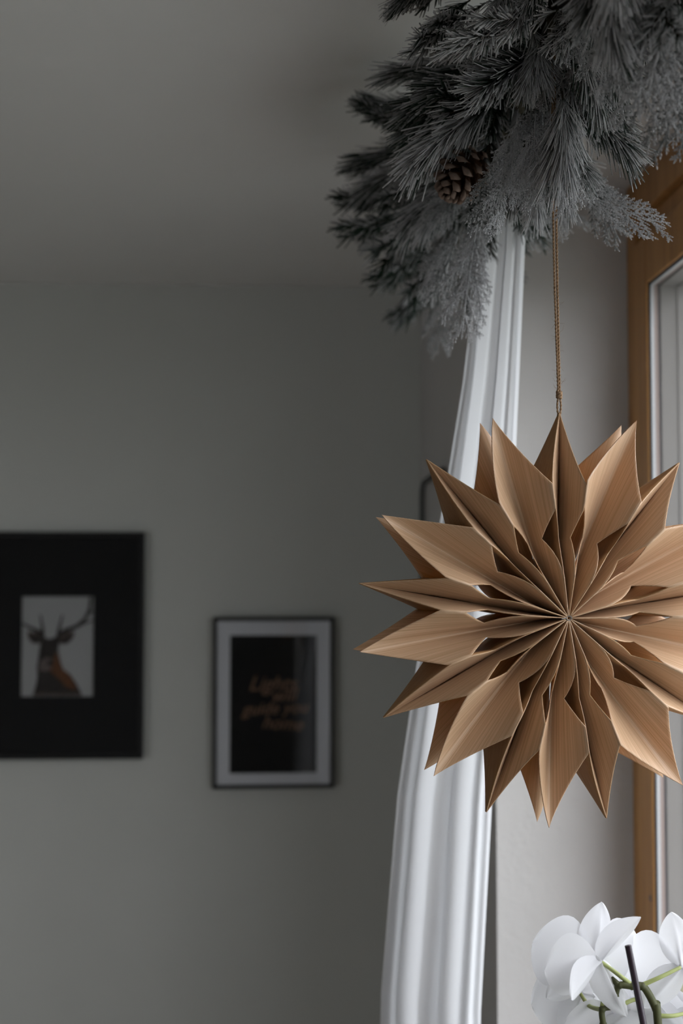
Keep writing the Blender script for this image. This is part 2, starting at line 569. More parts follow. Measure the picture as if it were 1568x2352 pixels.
# ------------------------------------------------------------------ black metal stand in the corner, half hidden by the curtain
a = P(969, 1110, 2.56)
stand = empty('metal_stand', (a.x, 2.56, 0))
tag(stand, 'thin black metal tube stand in the corner, mostly hidden by the curtain', 'stand')
h = a.z
b = MB()
pts = [(0, 0, 0.0), (0, 0, h - 0.035)]
for k in range(1, 7):
    t = k / 6 * math.pi / 2
    pts.append((0, -0.035 * (1 - math.cos(t)), h - 0.035 + 0.035 * math.sin(t)))
pts += [(0, -0.30, h)]
for k in range(1, 7):
    t = k / 6 * math.pi / 2
    pts.append((0, -0.30 - 0.035 * math.sin(t), h - 0.035 * (1 - math.cos(t))))
pts += [(0, -0.335, 0.0)]
b.tube(pts, 0.0042, 10)
b.build('tube_frame', M['blackmetal'], stand, True)
for z in (0.12, 0.65):
    b = MB()
    b.tube([(0, -0.002, z), (0, -0.333, z)], 0.0035, 8)
    b.build('crossbar', M['blackmetal'], stand, True)

# ------------------------------------------------------------------ framed pictures on the back wall


def ring(bm, x0, x1, z0, z1, w, y0, y1):
    """Mitred rectangular frame between (x0,z0)-(x1,z1), bar width w, depth y0 (front) to y1 (back)."""
    o = [(x0, z0), (x1, z0), (x1, z1), (x0, z1)]
    i = [(x0 + w, z0 + w), (x1 - w, z0 + w), (x1 - w, z1 - w), (x0 + w, z1 - w)]
    v = [(x, y0, z) for x, z in o] + [(x, y0, z) for x, z in i] + [(x, y1, z) for x, z in o] + [(x, y1, z) for x, z in i]
    f = []
    for k in range(4):
        n = (k + 1) % 4
        f += [(k, n, 4 + n, 4 + k), (8 + n, 8 + k, 12 + k, 12 + n), (k, 8 + k, 8 + n, n), (4 + n, 12 + n, 12 + k, 4 + k)]
    bm.add(v, f)


def frame_at(name, px0, px1, py0, py1, yaw, bar, label):
    c0, c1 = P(px0, py1, D - 0.02), P(px1, py0, D - 0.02)
    cx, cz = (c0.x + c1.x) / 2, (c0.z + c1.z) / 2
    w, hh = (c1.x - c0.x), (c1.z - c0.z)
    root = empty(name, (cx, D - 0.012 - abs(math.sin(R(yaw))) * w / 2, cz), (0, 0, R(yaw)))
    tag(root, label, 'picture frame', 'framed pictures on the back wall')
    b = MB()
    ring(b, -w / 2, w / 2, -hh / 2, hh / 2, bar, -0.010, 0.010)
    bevel(b.build('frame', M['frame_black'], root), 0.0015)
    bk = MB()
    bk.box((-w / 2 + 0.003, 0.004, -hh / 2 + 0.003), (w / 2 - 0.003, 0.009, hh / 2 - 0.003))
    bk.build('backing', M['frame_black'], root)
    g = MB()
    e = bar * 0.7
    g.poly([(-w / 2 + e, -0.0065, -hh / 2 + e), (w / 2 - e, -0.0065, -hh / 2 + e), (w / 2 - e, -0.0065, hh / 2 - e), (-w / 2 + e, -0.0065, hh / 2 - e)])
    g.build('glass', M['glass'], root)
    return root, w, hh, cx, cz


# deer picture
fr, w, hh, cx, cz = frame_at('picture_frame', -67, 332, 1222, 1746, 0.0, 0.010, 'large black frame with wide black mat and a small deer photograph')
a0, a1 = P(48, 1600, D - 0.012), P(216, 1370, D - 0.012)
ix0, ix1, iz0, iz1 = a0.x - cx, a1.x - cx, a0.z - cz, a1.z - cz
b = MB()
o = [(-w / 2 + .008, -hh / 2 + .008), (w / 2 - .008, -hh / 2 + .008), (w / 2 - .008, hh / 2 - .008), (-w / 2 + .008, hh / 2 - .008)]
i_ = [(ix0, iz0), (ix1, iz0), (ix1, iz1), (ix0, iz1)]
v = [(x, -0.004, z) for x, z in o] + [(x, -0.004, z) for x, z in i_] + [(x, 0.0, z) for x, z in i_]
b.add(v, [f for k in range(4) for f in ((k, (k + 1) % 4, 4 + (k + 1) % 4, 4 + k), (4 + k, 4 + (k + 1) % 4, 8 + (k + 1) % 4, 8 + k))])
b.build('mat_board', M['mat_black'], fr)
b = MB()
b.poly([(ix0 - .004, 0, iz0 - .004), (ix1 + .004, 0, iz0 - .004), (ix1 + .004, 0, iz1 + .004), (ix0 - .004, 0, iz1 + .004)])
photo = b.build('deer_photograph', M['photo_bg'], fr)
tag(photo, 'small photograph of an antlered deer on pale grey')


def deer_pt(x, y, lay):
    x = min(max(x, 190), 850)
    y = min(max(y, 740), 1645)
    return (ix0 + (ix1 - ix0) * (x - 190) / 660, -0.0004 * lay, iz1 + (iz0 - iz1) * (y - 740) / 905)


def print_shape(name, pts, mat, lay):
    b = MB()
    b.poly([deer_pt(x, y, lay) for x, y in pts])
    o = b.build(name, M[mat], photo)
    return o


def strip(pts, w0, w1):
    n = len(pts)
    L, Rr = [], []
    for k, (x, y) in enumerate(pts):
        xa, ya = pts[max(k - 1, 0)]
        xb, yb = pts[min(k + 1, n - 1)]
        l = math.hypot(xb - xa, yb - ya)
        nx, ny = -(yb - ya) / l, (xb - xa) / l
        ww = (w0 + (w1 - w0) * k / (n - 1)) / 2
        L.append((x + nx * ww, y + ny * ww))
        Rr.append((x - nx * ww, y - ny * ww))
    return L + Rr[::-1]


print_shape('deer_body', [(305, 1612), (330, 1520), (338, 1450), (332, 1380), (345, 1290), (356, 1200), (372, 1130), (378, 1085), (400, 1105), (430, 1126), (480, 1118),
                          (515, 1090), (535, 1080), (532, 1170), (524, 1235), (548, 1330), (572, 1400), (640, 1450), (700, 1540), (738, 1612)], 'deer_dark', 1)
print_shape('deer_ear', [(380, 1090), (330, 1068), (238, 1055), (250, 1120), (290, 1165), (362, 1168)], 'deer_ear', 1)
print_shape('deer_ear', [(530, 1090), (590, 1063), (676, 1055), (662, 1120), (606, 1172), (530, 1168)], 'deer_ear', 1)
print_shape('deer_ear_shade', [(370, 1100), (300, 1090), (258, 1110), (300, 1158), (362, 1160)], 'deer_dark', 2)
print_shape('deer_ear_shade', [(536, 1140), (590, 1120), (655, 1098), (640, 1135), (600, 1166), (540, 1160)], 'deer_dark', 2)
for pts, w0, w1 in (([(390, 1095), (330, 1050), (260, 1020), (195, 985)], 40, 18), ([(385, 1095), (378, 1010), (358, 905)], 34, 12),
                    ([(525, 1090), (600, 1045), (690, 1015), (770, 945), (810, 860), (822, 745)], 40, 26), ([(522, 1085), (540, 1000), (562, 905)], 34, 12),
                    ([(690, 1015), (760, 985), (845, 955)], 26, 12), ([(800, 900), (840, 870)], 24, 12)):
    print_shape('deer_antler', strip(pts, w0, w1), 'deer_dark', 2)
print_shape('deer_chest', [(455, 1420), (480, 1330), (495, 1262), (520, 1250), (545, 1335), (566, 1395), (630, 1448), (690, 1545), (700, 1590), (600, 1560), (540, 1490)], 'deer_brown', 3)
print_shape('deer_muzzle', [(360, 1330), (400, 1300), (450, 1290), (480, 1330), (470, 1390), (420, 1420), (350, 1410)], 'deer_grey', 3)
print_shape('deer_nose', [(455 + 28 * math.cos(k * math.pi / 5), 1345 + 26 * math.sin(k * math.pi / 5)) for k in range(10)], 'frame_black', 4)
print_shape('photo_edge', [(300, 1612), (742, 1612), (742, 1640), (300, 1640)], 'deer_ear', 2)

# poster with copper script; hangs slightly turned to the window, so its glass catches the window side
fr2, w, hh, cx, cz = frame_at('picture_frame', 487, 767, 1417, 1812, 1.5, 0.0072, 'slim black frame with white mat and dark poster with copper lettering')


def f2(px, py, y):
    p = P(px, py, D - 0.015)
    return (p.x - cx, y, p.z - cz)


b = MB()
q0, q1 = f2(527, 1776, 0), f2(727, 1459, 0)
o = [(-w / 2 + .005, -hh / 2 + .005), (w / 2 - .005, -hh / 2 + .005), (w / 2 - .005, hh / 2 - .005), (-w / 2 + .005, hh / 2 - .005)]
i_ = [(q0[0], q0[2]), (q1[0], q0[2]), (q1[0], q1[2]), (q0[0], q1[2])]
v = [(x, -0.004, z) for x, z in o] + [(x, -0.004, z) for x, z in i_] + [(x, 0.0, z) for x, z in i_]
b.add(v, [f for k in range(4) for f in ((k, (k + 1) % 4, 4 + (k + 1) % 4, 4 + k), (4 + k, 4 + (k + 1) % 4, 8 + (k + 1) % 4, 8 + k))])
b.build('mat_board', M['mat_white'], fr2)
b = MB()
b.poly([(q0[0] - .004, 0, q0[2] - .004), (q1[0] + .004, 0, q0[2] - .004), (q1[0] + .004, 0, q1[2] + .004), (q0[0] - .004, 0, q1[2] + .004)])
poster = tag(b.build('poster', M['poster'], fr2), 'dark poster with copper script lettering')
for txt, px, py, size, tilt in (('Lights', 570, 1586, 46, 0), ('will', 622, 1613, 42, 4), ('guide you', 556, 1642, 38, 2), ('home', 600, 1672, 40, -4)):
    cu = bpy.data.curves.new('lettering', 'FONT')
    cu.body = txt
    cu.size = size / FPX * D
    cu.shear = 0.35
    cu.extrude = 0.0001
    cu.offset = 0.0004
    cu.materials.append(M['gold'])
    tmp = bpy.data.objects.new('tmp', cu)
    col.objects.link(tmp)
    me = bpy.data.meshes.new_from_object(tmp.evaluated_get(bpy.context.evaluated_depsgraph_get()))
    bpy.data.objects.remove(tmp)
    t = link('lettering', me, poster)
    t.location = f2(px, py, -0.0006)
    t.rotation_euler = (R(90), R(-tilt), 0)

# ------------------------------------------------------------------ paper star of folded wood veneer
RS = 0.1675
SC = P(1271, 1417.5, 1.15)
star = empty('folded_star', SC, (R(0.4), R(1.36), R(8.45)))
tag(star, 'large folded eighteen-point star of tan wood veneer hanging on jute twine by the window', 'star ornament')
HS = 0.0385                                  # half thickness
# rays: (kind, tip angle, joint before, joint after) in degrees, counter-clockwise seen from the room
tips = [('n', 89.4, 1.0), ('w', 110.9, 1.01), ('n', 131.5, .99), ('w', 152.4, 1.0), ('n', 171.8, .98), ('w', 190.3, 1.0), ('n', 210.3, .97), ('w', 230.9, .97),
        ('n', 250.9, .99), ('w', 267.9, 1.0), ('n', 286.4, 1.01), ('w', 308.5, 1.02), ('n', 329.0, 1.0), ('w', 349.5, 1.0), ('n', 370.0, 1.0), ('w', 390.0, 1.01),
        ('n', 410.5, 1.01), ('w', 428.8, 1.04)]
joints = [83.6, 99.1, 124.2, 139.7, 163.9, 177.9, 200.9, 216.4, 243.3, 257.0, 279.4, 293.7, 320.3, 336.5, 362.0, 377.5, 403.0, 418.2, 443.6]
r_n0, r_n1, r_n2, r_v = 0.19, 0.385, 0.515, 0.635
rs = [0.006, 0.03, 0.08, 0.14, 0.19, 0.235, 0.28, 0.32, 0.36, 0.385, 0.43, 0.475, 0.515, 0.56, 0.60, 0.635, 0.68, 0.745, 0.79, 0.83, 0.87, 0.91, 0.95, 0.98, 1.0]


def cut(r, k):
    """How much of the panel is cut away from its outer edge at relative radius r (0 none, 1 all)."""
    if r_n0 < r < r_n1:
        t = (r - r_n0) / (r_n1 - r_n0)
        return k * (0.35 * t + 0.65 * t ** 2.0)
    if r_n1 <= r < r_n2:
        return k * (r_n2 - r) / (r_n2 - r_n1)
    if r > r_v:
        t = (r - r_v) / (1 - r_v)
        return min(1.0, 1.0 - (1.0 - t) * r_v / r)
    return 0.0


NU = 10


def ray_frame(th):
    return Matrix.Rotation(-R(th), 4, 'Y')       # local X points along the ray, local Y into depth


def fold_point(kind, r, u, tj, tc, sgn, rl, tipd):
    """u=0 on the mountain edge (angle tj), u=1 on the valley (angle tc). sgn -1 front, +1 back."""
    rr = r * RS * rl
    if kind == 'n':
        dv = 0.0012 + 0.002 * (1 - r)
        ss = u
        a = tj + (tc - tj) * u
    else:
        dv = 0.004 + (tipd - 0.004) * max(0, (r - 0.45) / 0.55) ** 1.5
        ss = (u if u < 0.86 else u - (u - 0.86) ** 2 / 0.28) / 0.93
        a = tj + (tc - tj) * u
    h = HS * (0.90 + 0.10 * min(1, r / 0.3)) * (1 - 0.06 * max(0, r - r_v))
    d = h + (dv - h) * ss
    ang = R(a - tc)
    # chordal position: the edge lies on its own radial line, the valley on the ray axis
    return (rr * math.cos(ang), sgn * d, rr * math.sin(ang))


def fold_mesh(kind, tc, ja, jb, sgn, rl, tipd, name, kc):
    b = MB()
    for tj in (ja, jb):
        vs = []
        for r in rs:
            u0 = cut(r, kc)
            for k in range(NU + 1):
                u = u0 + (1 - u0) * k / NU
                vs.append(fold_point(kind, r, u, tj, tc, sgn, rl, tipd))
        fs = []
        flip = (tj == ja) == (sgn < 0)
        for i in range(len(rs) - 1):
            for k in range(NU):
                q = (i * (NU + 1) + k, i * (NU + 1) + k + 1, (i + 1) * (NU + 1) + k + 1, (i + 1) * (NU + 1) + k)
                fs.append(q[::-1] if flip else q)
        b.add(vs, fs)
    if kind == 'w':                              # soft fold: both halves share the valley line
        n = len(rs) * (NU + 1)
        b.f = [tuple(i - n if (i >= n and (i - n) % (NU + 1) == NU) else i for i in f) for f in b.f]
    return b


def grain(o, kind, tc, ja, jb, sgn, rl, tipd, kc, seed):
    """Store (distance along the ray, distance from the fold, sheet number) per vertex."""
    vals = []
    for h_, tj in enumerate((ja, jb)):
        for r in rs:
            u0 = cut(r, kc)
            v = Vector(fold_point(kind, r, 1.0, tj, tc, sgn, rl, tipd))
            for k in range(NU + 1):
                p = Vector(fold_point(kind, r, u0 + (1 - u0) * k / NU, tj, tc, sgn, rl, tipd))
                vals += [p.x, (p - v).length * (1 - 2 * h_), seed * 3.7]
    a = o.data.attributes.new('grain', 'FLOAT_VECTOR', 'POINT')
    a.data.foreach_set('vector', vals)


def solid(o, th=0.0007):
    m = o.modifiers.new('thickness', 'SOLIDIFY')
    m.thickness = th
    m.offset = 0
    return o


rng = random.Random(5)
for k, (kind, tc, rl) in enumerate(tips):
    ja, jb = joints[k], joints[k + 1]
    nm = 'narrow_point' if kind == 'n' else 'wide_point'
    kc = 0.56 if kind == 'w' else 0.42
    tipd = 0.0158 + rng.uniform(-0.003, 0.003)
    front = fold_mesh(kind, tc, ja, jb, -1, rl, tipd, nm, kc).build(nm, M['veneer'], star, True)
    front.rotation_euler = (0, -R(tc), 0)
    grain(front, kind, tc, ja, jb, -1, rl, tipd, kc, k)
    solid(front)
    rb = rl * rng.uniform(0.985, 1.0)
    back = fold_mesh(kind, tc, ja, jb, 1, rb, tipd, 'back_fold', kc).build('back_fold', M['veneer'], front, True)
    grain(back, kind, tc, ja, jb, 1, rb, tipd, kc, k + 20)
    solid(back)
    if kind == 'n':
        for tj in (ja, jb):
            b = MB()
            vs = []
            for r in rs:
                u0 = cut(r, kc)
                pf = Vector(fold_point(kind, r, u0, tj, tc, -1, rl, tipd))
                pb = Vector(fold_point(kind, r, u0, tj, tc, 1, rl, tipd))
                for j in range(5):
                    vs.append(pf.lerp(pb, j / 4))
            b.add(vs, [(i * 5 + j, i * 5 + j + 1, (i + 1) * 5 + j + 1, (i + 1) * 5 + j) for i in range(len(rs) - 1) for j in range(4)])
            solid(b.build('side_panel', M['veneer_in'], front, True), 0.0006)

# wire tie at the hub
b = MB()
b.tube([(0.0022 * math.cos(k * math.pi / 6), -HS * 0.905 - 0.0004 * math.sin(k * 1.1), 0.0016 * math.sin(k * math.pi / 6)) for k in range(13)], 0.00045, 6)
b.tube([(-0.0020, -HS * 0.91, 0.0), (-0.0058, -HS * 0.915, -0.0006), (-0.0062, -HS * 0.93, -0.0009)], 0.0004, 6)
b.build('wire_tie', M['alu'], star, True)
# twine through the top point, with a knot, up to the curtain pole
smat_i = (Matrix.Translation(SC) @ star.rotation_euler.to_matrix().to_4x4()).inverted()
top_tip = (Matrix.Translation(SC) @ star.rotation_euler.to_matrix().to_4x4()) @ Vector((RS * math.cos(R(89.4)), 0, RS * math.sin(R(89.4))))
knot = Vector((top_tip.x, top_tip.y - 0.001, top_tip.z + 0.0145))
up_end = Vector((PX + 0.002, knot.y - 0.003, PZ - 0.008))


def twist(bm, p0, p1, rad, gap, pitch, plies, ph=0.0, bow=None):
    L = (p1 - p0).length
    n = max(8, int(L / 0.0016))
    d = (p1 - p0).normalized()
    a = d.orthogonal().normalized()
    c = d.cross(a)
    for s in range(plies):
        pts = []
        for i in range(n + 1):
            t = i / n
            w = 2 * math.pi * (L * t / pitch) + ph + 2 * math.pi * s / plies
            q = p0.lerp(p1, t) + (a * math.cos(w) + c * math.sin(w)) * gap
            if bow is not None:
                q = q + bow * math.sin(math.pi * t)
            pts.append(q)
        bm.tube(pts, rad, 5)


b = MB()
for sx, ph in ((-1, 0), (1, 1.3)):
    off = Vector((0.0009 * sx, 0.0004 * sx, 0))
    twist(b, knot + off * 0.7, up_end + off, 0.00062, 0.00055, 0.0062, 2, ph, Vector((0.0006 * sx - 0.0012, 0, 0)))
    twist(b, top_tip + Vector((0.0004 * sx, 0, -0.004)), knot + off * 0.4, 0.00058, 0.00050, 0.006, 2, ph, Vector((0.0011 * sx, 0, 0)))
L = up_end.z - knot.z
for i in range(120):                         # loose jute fibres
    t = rng.random() ** 1.1
    p = knot.lerp(up_end, t)
    q = p + Vector((rng.uniform(-1, 1) * 0.006, rng.uniform(-0.004, 0.004), rng.uniform(-0.008, 0.008)))
    m_ = p.lerp(q, 0.5) + Vector((rng.uniform(-1, 1) * 0.0015, 0, rng.uniform(-1, 1) * 0.002))
    b.tube([p, m_, q], [0.00012, 0.0001, 0.00005], 3, cap=False)
cord = link('hanging_cord', b.mesh('hanging_cord', M['twine'], True, None, smat_i), star)
tag(cord, 'twisted brown jute twine')
b = MB()
for j in range(3):
    pts = []
    for i in range(29):
        w = 2 * math.pi * i / 14
        pts.append(knot + Vector((0.0019 * math.cos(w + j * 2.1), 0.0019 * math.sin(w + j * 2.1), -0.0026 + 0.0052 * i / 28 + 0.0008 * math.sin(w * 1.5 + j))))
    b.tube(pts, 0.0009, 6)
link('knot', b.mesh('knot', M['twine'], True, None, smat_i), cord)

# ------------------------------------------------------------------ garland


def needle(bm, p0, d, ln, rad, droop, fr0, fr1, seg=3):
    d = d.normalized()
    pts = []
    for i in range(seg + 1):
        t = i / seg
        pts.append(p0 + d * (ln * t) + droop * (t * t * ln))
    rr = [rad * (0.75 if i == 0 else 1.0) for i in range(seg + 1)]
    rr[-1] = rad * 0.8
    bm.tube(pts, rr, 4, 1 if False else 0, True, [fr0 + (fr1 - fr0) * i / seg for i in range(seg + 1)], phase=rnd(0, 1.5))


def make_pine(seed, frost):
    """Unit spray (1 long): long soft needles sweeping forward from a stem that ends at about two thirds."""
    g = random.Random(seed)
    b = MB()
    stem = [Vector((t * 0.62, 0.03 * math.sin(3 * t + seed), 0.03 * math.sin(2 * t))) for t in [i / 8 for i in range(9)]]
    n = 310
    for i in range(n):
        t = 0.06 + 0.94 * (i + g.random()) / n
        k = min(7, int(t * 8))
        p = stem[k].lerp(stem[k + 1], t * 8 - k)
        ax = (stem[k + 1] - stem[k]).normalized()
        w = g.uniform(0, 2 * math.pi)
        spread = math.radians(g.uniform(14, 46)) * (1.0 - 0.35 * t)
        side = Vector((0, math.cos(w) * 1.15, math.sin(w) * 0.65)).normalized()
        d = ax * math.cos(spread) + side * math.sin(spread)
        ln = g.uniform(0.34, 0.52) * (1.0 - 0.18 * t)
        f = frost + g.uniform(-0.32, 0.30) + 0.12 * side.z
        needle(b, p, d, ln, g.uniform(0.0040, 0.0064), Vector((0.05, g.uniform(-.10, .10), -0.12 + g.uniform(-.10, .10))), f - 0.22, f + 0.12)
    s = MB()
    b.tube(stem, [0.016 * (1 - 0.6 * i / 8) for i in range(9)], 6, 1, True, [0.2] * 9)
    return b.mesh('pine_branch', [M['needle'], M['bark']], True, 'frost')


def make_fir(seed, frost):
    """Unit sprig: short stiff needles standing off both sides of the stem, with a few side shoots."""
    g = random.Random(seed)
    b = MB()

    def shoot(p0, d, ln, depth):
        d = d.normalized()
        up = Vector((0, 0, 1))
        side = d.cross(up).normalized()
        up = side.cross(d)
        n = int(110 * ln) + 12
        pts = [p0 + d * (ln * t) + Vector((0, 0, -0.06 * ln * t * t)) for t in (0, .25, .5, .75, 1)]
        b.tube(pts, [0.013, .012, .011, .009, .007], 5, 1, True, [frost * 0.6] * 5)
        for i in range(n):
            t = (i + g.random()) / n
            p = p0 + d * (ln * t) + Vector((0, 0, -0.06 * ln * t * t))
            w = g.uniform(0, 2 * math.pi)
            sd = (side * math.cos(w) * 1.3 + up * math.sin(w) * 0.7).normalized()
            an = math.radians(g.uniform(38, 62) * (1 - 0.45 * t ** 3))
            f = frost + g.uniform(-0.25, 0.25) + 0.1 * sd.z
            needle(b, p, d * math.cos(an) + sd * math.sin(an), g.uniform(0.13, 0.19), g.uniform(0.0062, 0.0090), Vector((0.02, g.uniform(-.15, .15), -0.02)), f - 0.15, f + 0.15, 2)
        if depth:
            for t, s in ((0.22, 1), (0.36, -1), (0.52, 1), (0.66, -1)):
                p = p0 + d * (ln * t)
                shoot(p, d * 0.8 + side * (0.62 * s) + up * g.uniform(-.25, .15), ln * (0.55 - 0.3 * t), depth - 1)
    shoot(Vector((0, 0, 0)), Vector((1, 0, 0)), 0.88, 1)
    return b.mesh('fir_branch', [M['needle'], M['bark']], True, 'frost')


def make_cedar(seed, frost):
    """Unit frond: flat, lacy, three orders of twigs set with scale leaves."""
    g = random.Random(seed)
    b = MB()

    def leaflet(p, d, ln, f, wd):
        d = d.normalized()
        sd = d.cross(Vector((0, 0, 1)))
        sd = sd.normalized() if sd.length > 1e-4 else Vector((0, 1, 0))
        up = sd.cross(d)
        q = p + d * ln
        mid = p + d * ln * 0.55
        vs = [p, mid + sd * wd, mid + up * wd * 0.7, mid - sd * wd, mid - up * wd * 0.7, q]
        b.add(vs, [(0, 2, 1), (0, 3, 2), (0, 4, 3), (0, 1, 4), (5, 1, 2), (5, 2, 3), (5, 3, 4), (5, 4, 1)], 0, [f - .1, f, f + .1, f, f - .2, f + .15])

    def twig(p0, d, ln, order):
        d = d.normalized()
        side = d.cross(Vector((0, 0, 1)))
        side = side.normalized() if side.length > 1e-4 else Vector((0, 1, 0))
        k = 6
        bend = Vector((0, 0, -0.10)) + side * g.uniform(-.08, .08)
        pts = [p0 + d * (ln * i / k) + bend * (ln * (i / k) ** 2) for i in range(k + 1)]
        b.tube(pts, [(0.011, 0.008, 0.0065)[order] * (1 - 0.5 * i / k) for i in range(k + 1)], 4, 0, True, [frost - .12 + g.uniform(-.1, .1) for _ in range(k + 1)])

        def at(t):
            i = min(k - 1, int(t * k))
            return pts[i].lerp(pts[i + 1], t * k - i), (pts[i + 1] - pts[i]).normalized()
        if order < 2:
            n = int(12 if order == 0 else 9 * max(0.35, ln / 0.36))
            for i in range(n):
                t = (0.10 if order == 0 else 0.14) + 0.86 * i / n
                p, dd = at(min(t, 0.999))
                s = 1 if i % 2 else -1
                an = math.radians(g.uniform(30, 46))
                env = (math.sin(math.pi * min(1, 0.16 + 0.84 * t)) ** 0.7 * 0.46 + 0.07) if order == 0 else (0.34 * (1 - 0.75 * t))
                l2 = (env * (0.85 + 0.3 * g.random())) if order == 0 else ln * env
                twig(p, dd * math.cos(an) + side * (s * math.sin(an)) + Vector((0, 0, g.uniform(-.35, .25))), max(0.05, l2 * (0.8 if order == 0 else 1)), order + 1)
        step = 0.021
        n = int(ln / step)
        for i in range(n):
            t = (i + 0.5) / n
            if order == 0 and t < 0.25:
                continue
            p, dd = at(t)
            f = frost + g.uniform(-.3, .3)
            for s in (1, -1):
                an = math.radians(g.uniform(26, 42))
                leaflet(p, dd * math.cos(an) + side * (s * math.sin(an)) + Vector((0, 0, g.uniform(-.25, .25))), g.uniform(0.022, 0.030), f, 0.0062)
        p, dd = at(0.999)
        leaflet(p, dd, 0.035, frost + .1, 0.008)
    twig(Vector((0, 0, 0)), Vector((1, 0, 0)), 0.95, 0)
    return b.mesh('cedar_branch', [M['cedar'], M['bark']], True, 'frost')


PINE = [make_pine(1, 0.62), make_pine(2, 0.50), make_pine(3, 0.30)]       # frosted, mixed, mostly green
FIR = [make_fir(11, 0.55), make_fir(12, 0.42), make_fir(13, 0.30)]
CEDAR = [make_cedar(21, 0.72), make_cedar(22, 0.60), make_cedar(23, 0.35)]
LIB = {'p': PINE, 'f': FIR, 'c': CEDAR}
NAME = {'p': 'pine_branch', 'f': 'fir_branch', 'c': 'cedar_branch'}

garland = empty('garland', (PX, 1.3, PZ))
tag(garland, 'thick frosted evergreen garland with pine sprays and a pine cone under the ceiling', 'garland')
gi = Matrix.Translation((-PX, -1.3, -PZ))


def branch(kind, var, p0, p1, roll=0.0, widen=1.0):
    d = p1 - p0
    L = d.length
    x = d.normalized()
    up = Vector((0, 0, 1)) if abs(x.z) < 0.95 else Vector((0, -1, 0))
    if kind == 'c':                                # fronds hang with their flat side to the room
        up = Vector((-0.25, -1, 0.15)).normalized()
        roll -= 70
    y = up.cross(x).normalized()
    z = x.cross(y)
    m = Matrix((x, y, z)).transposed().to_4x4() @ Matrix.Rotation(R(roll), 4, 'X') @ Matrix.Diagonal((L, L * widen, L * widen, 1))
    o = link(NAME[kind], LIB[kind][var], garland)
    o.matrix_local = gi @ Matrix.Translation(p0) @ m
    return o


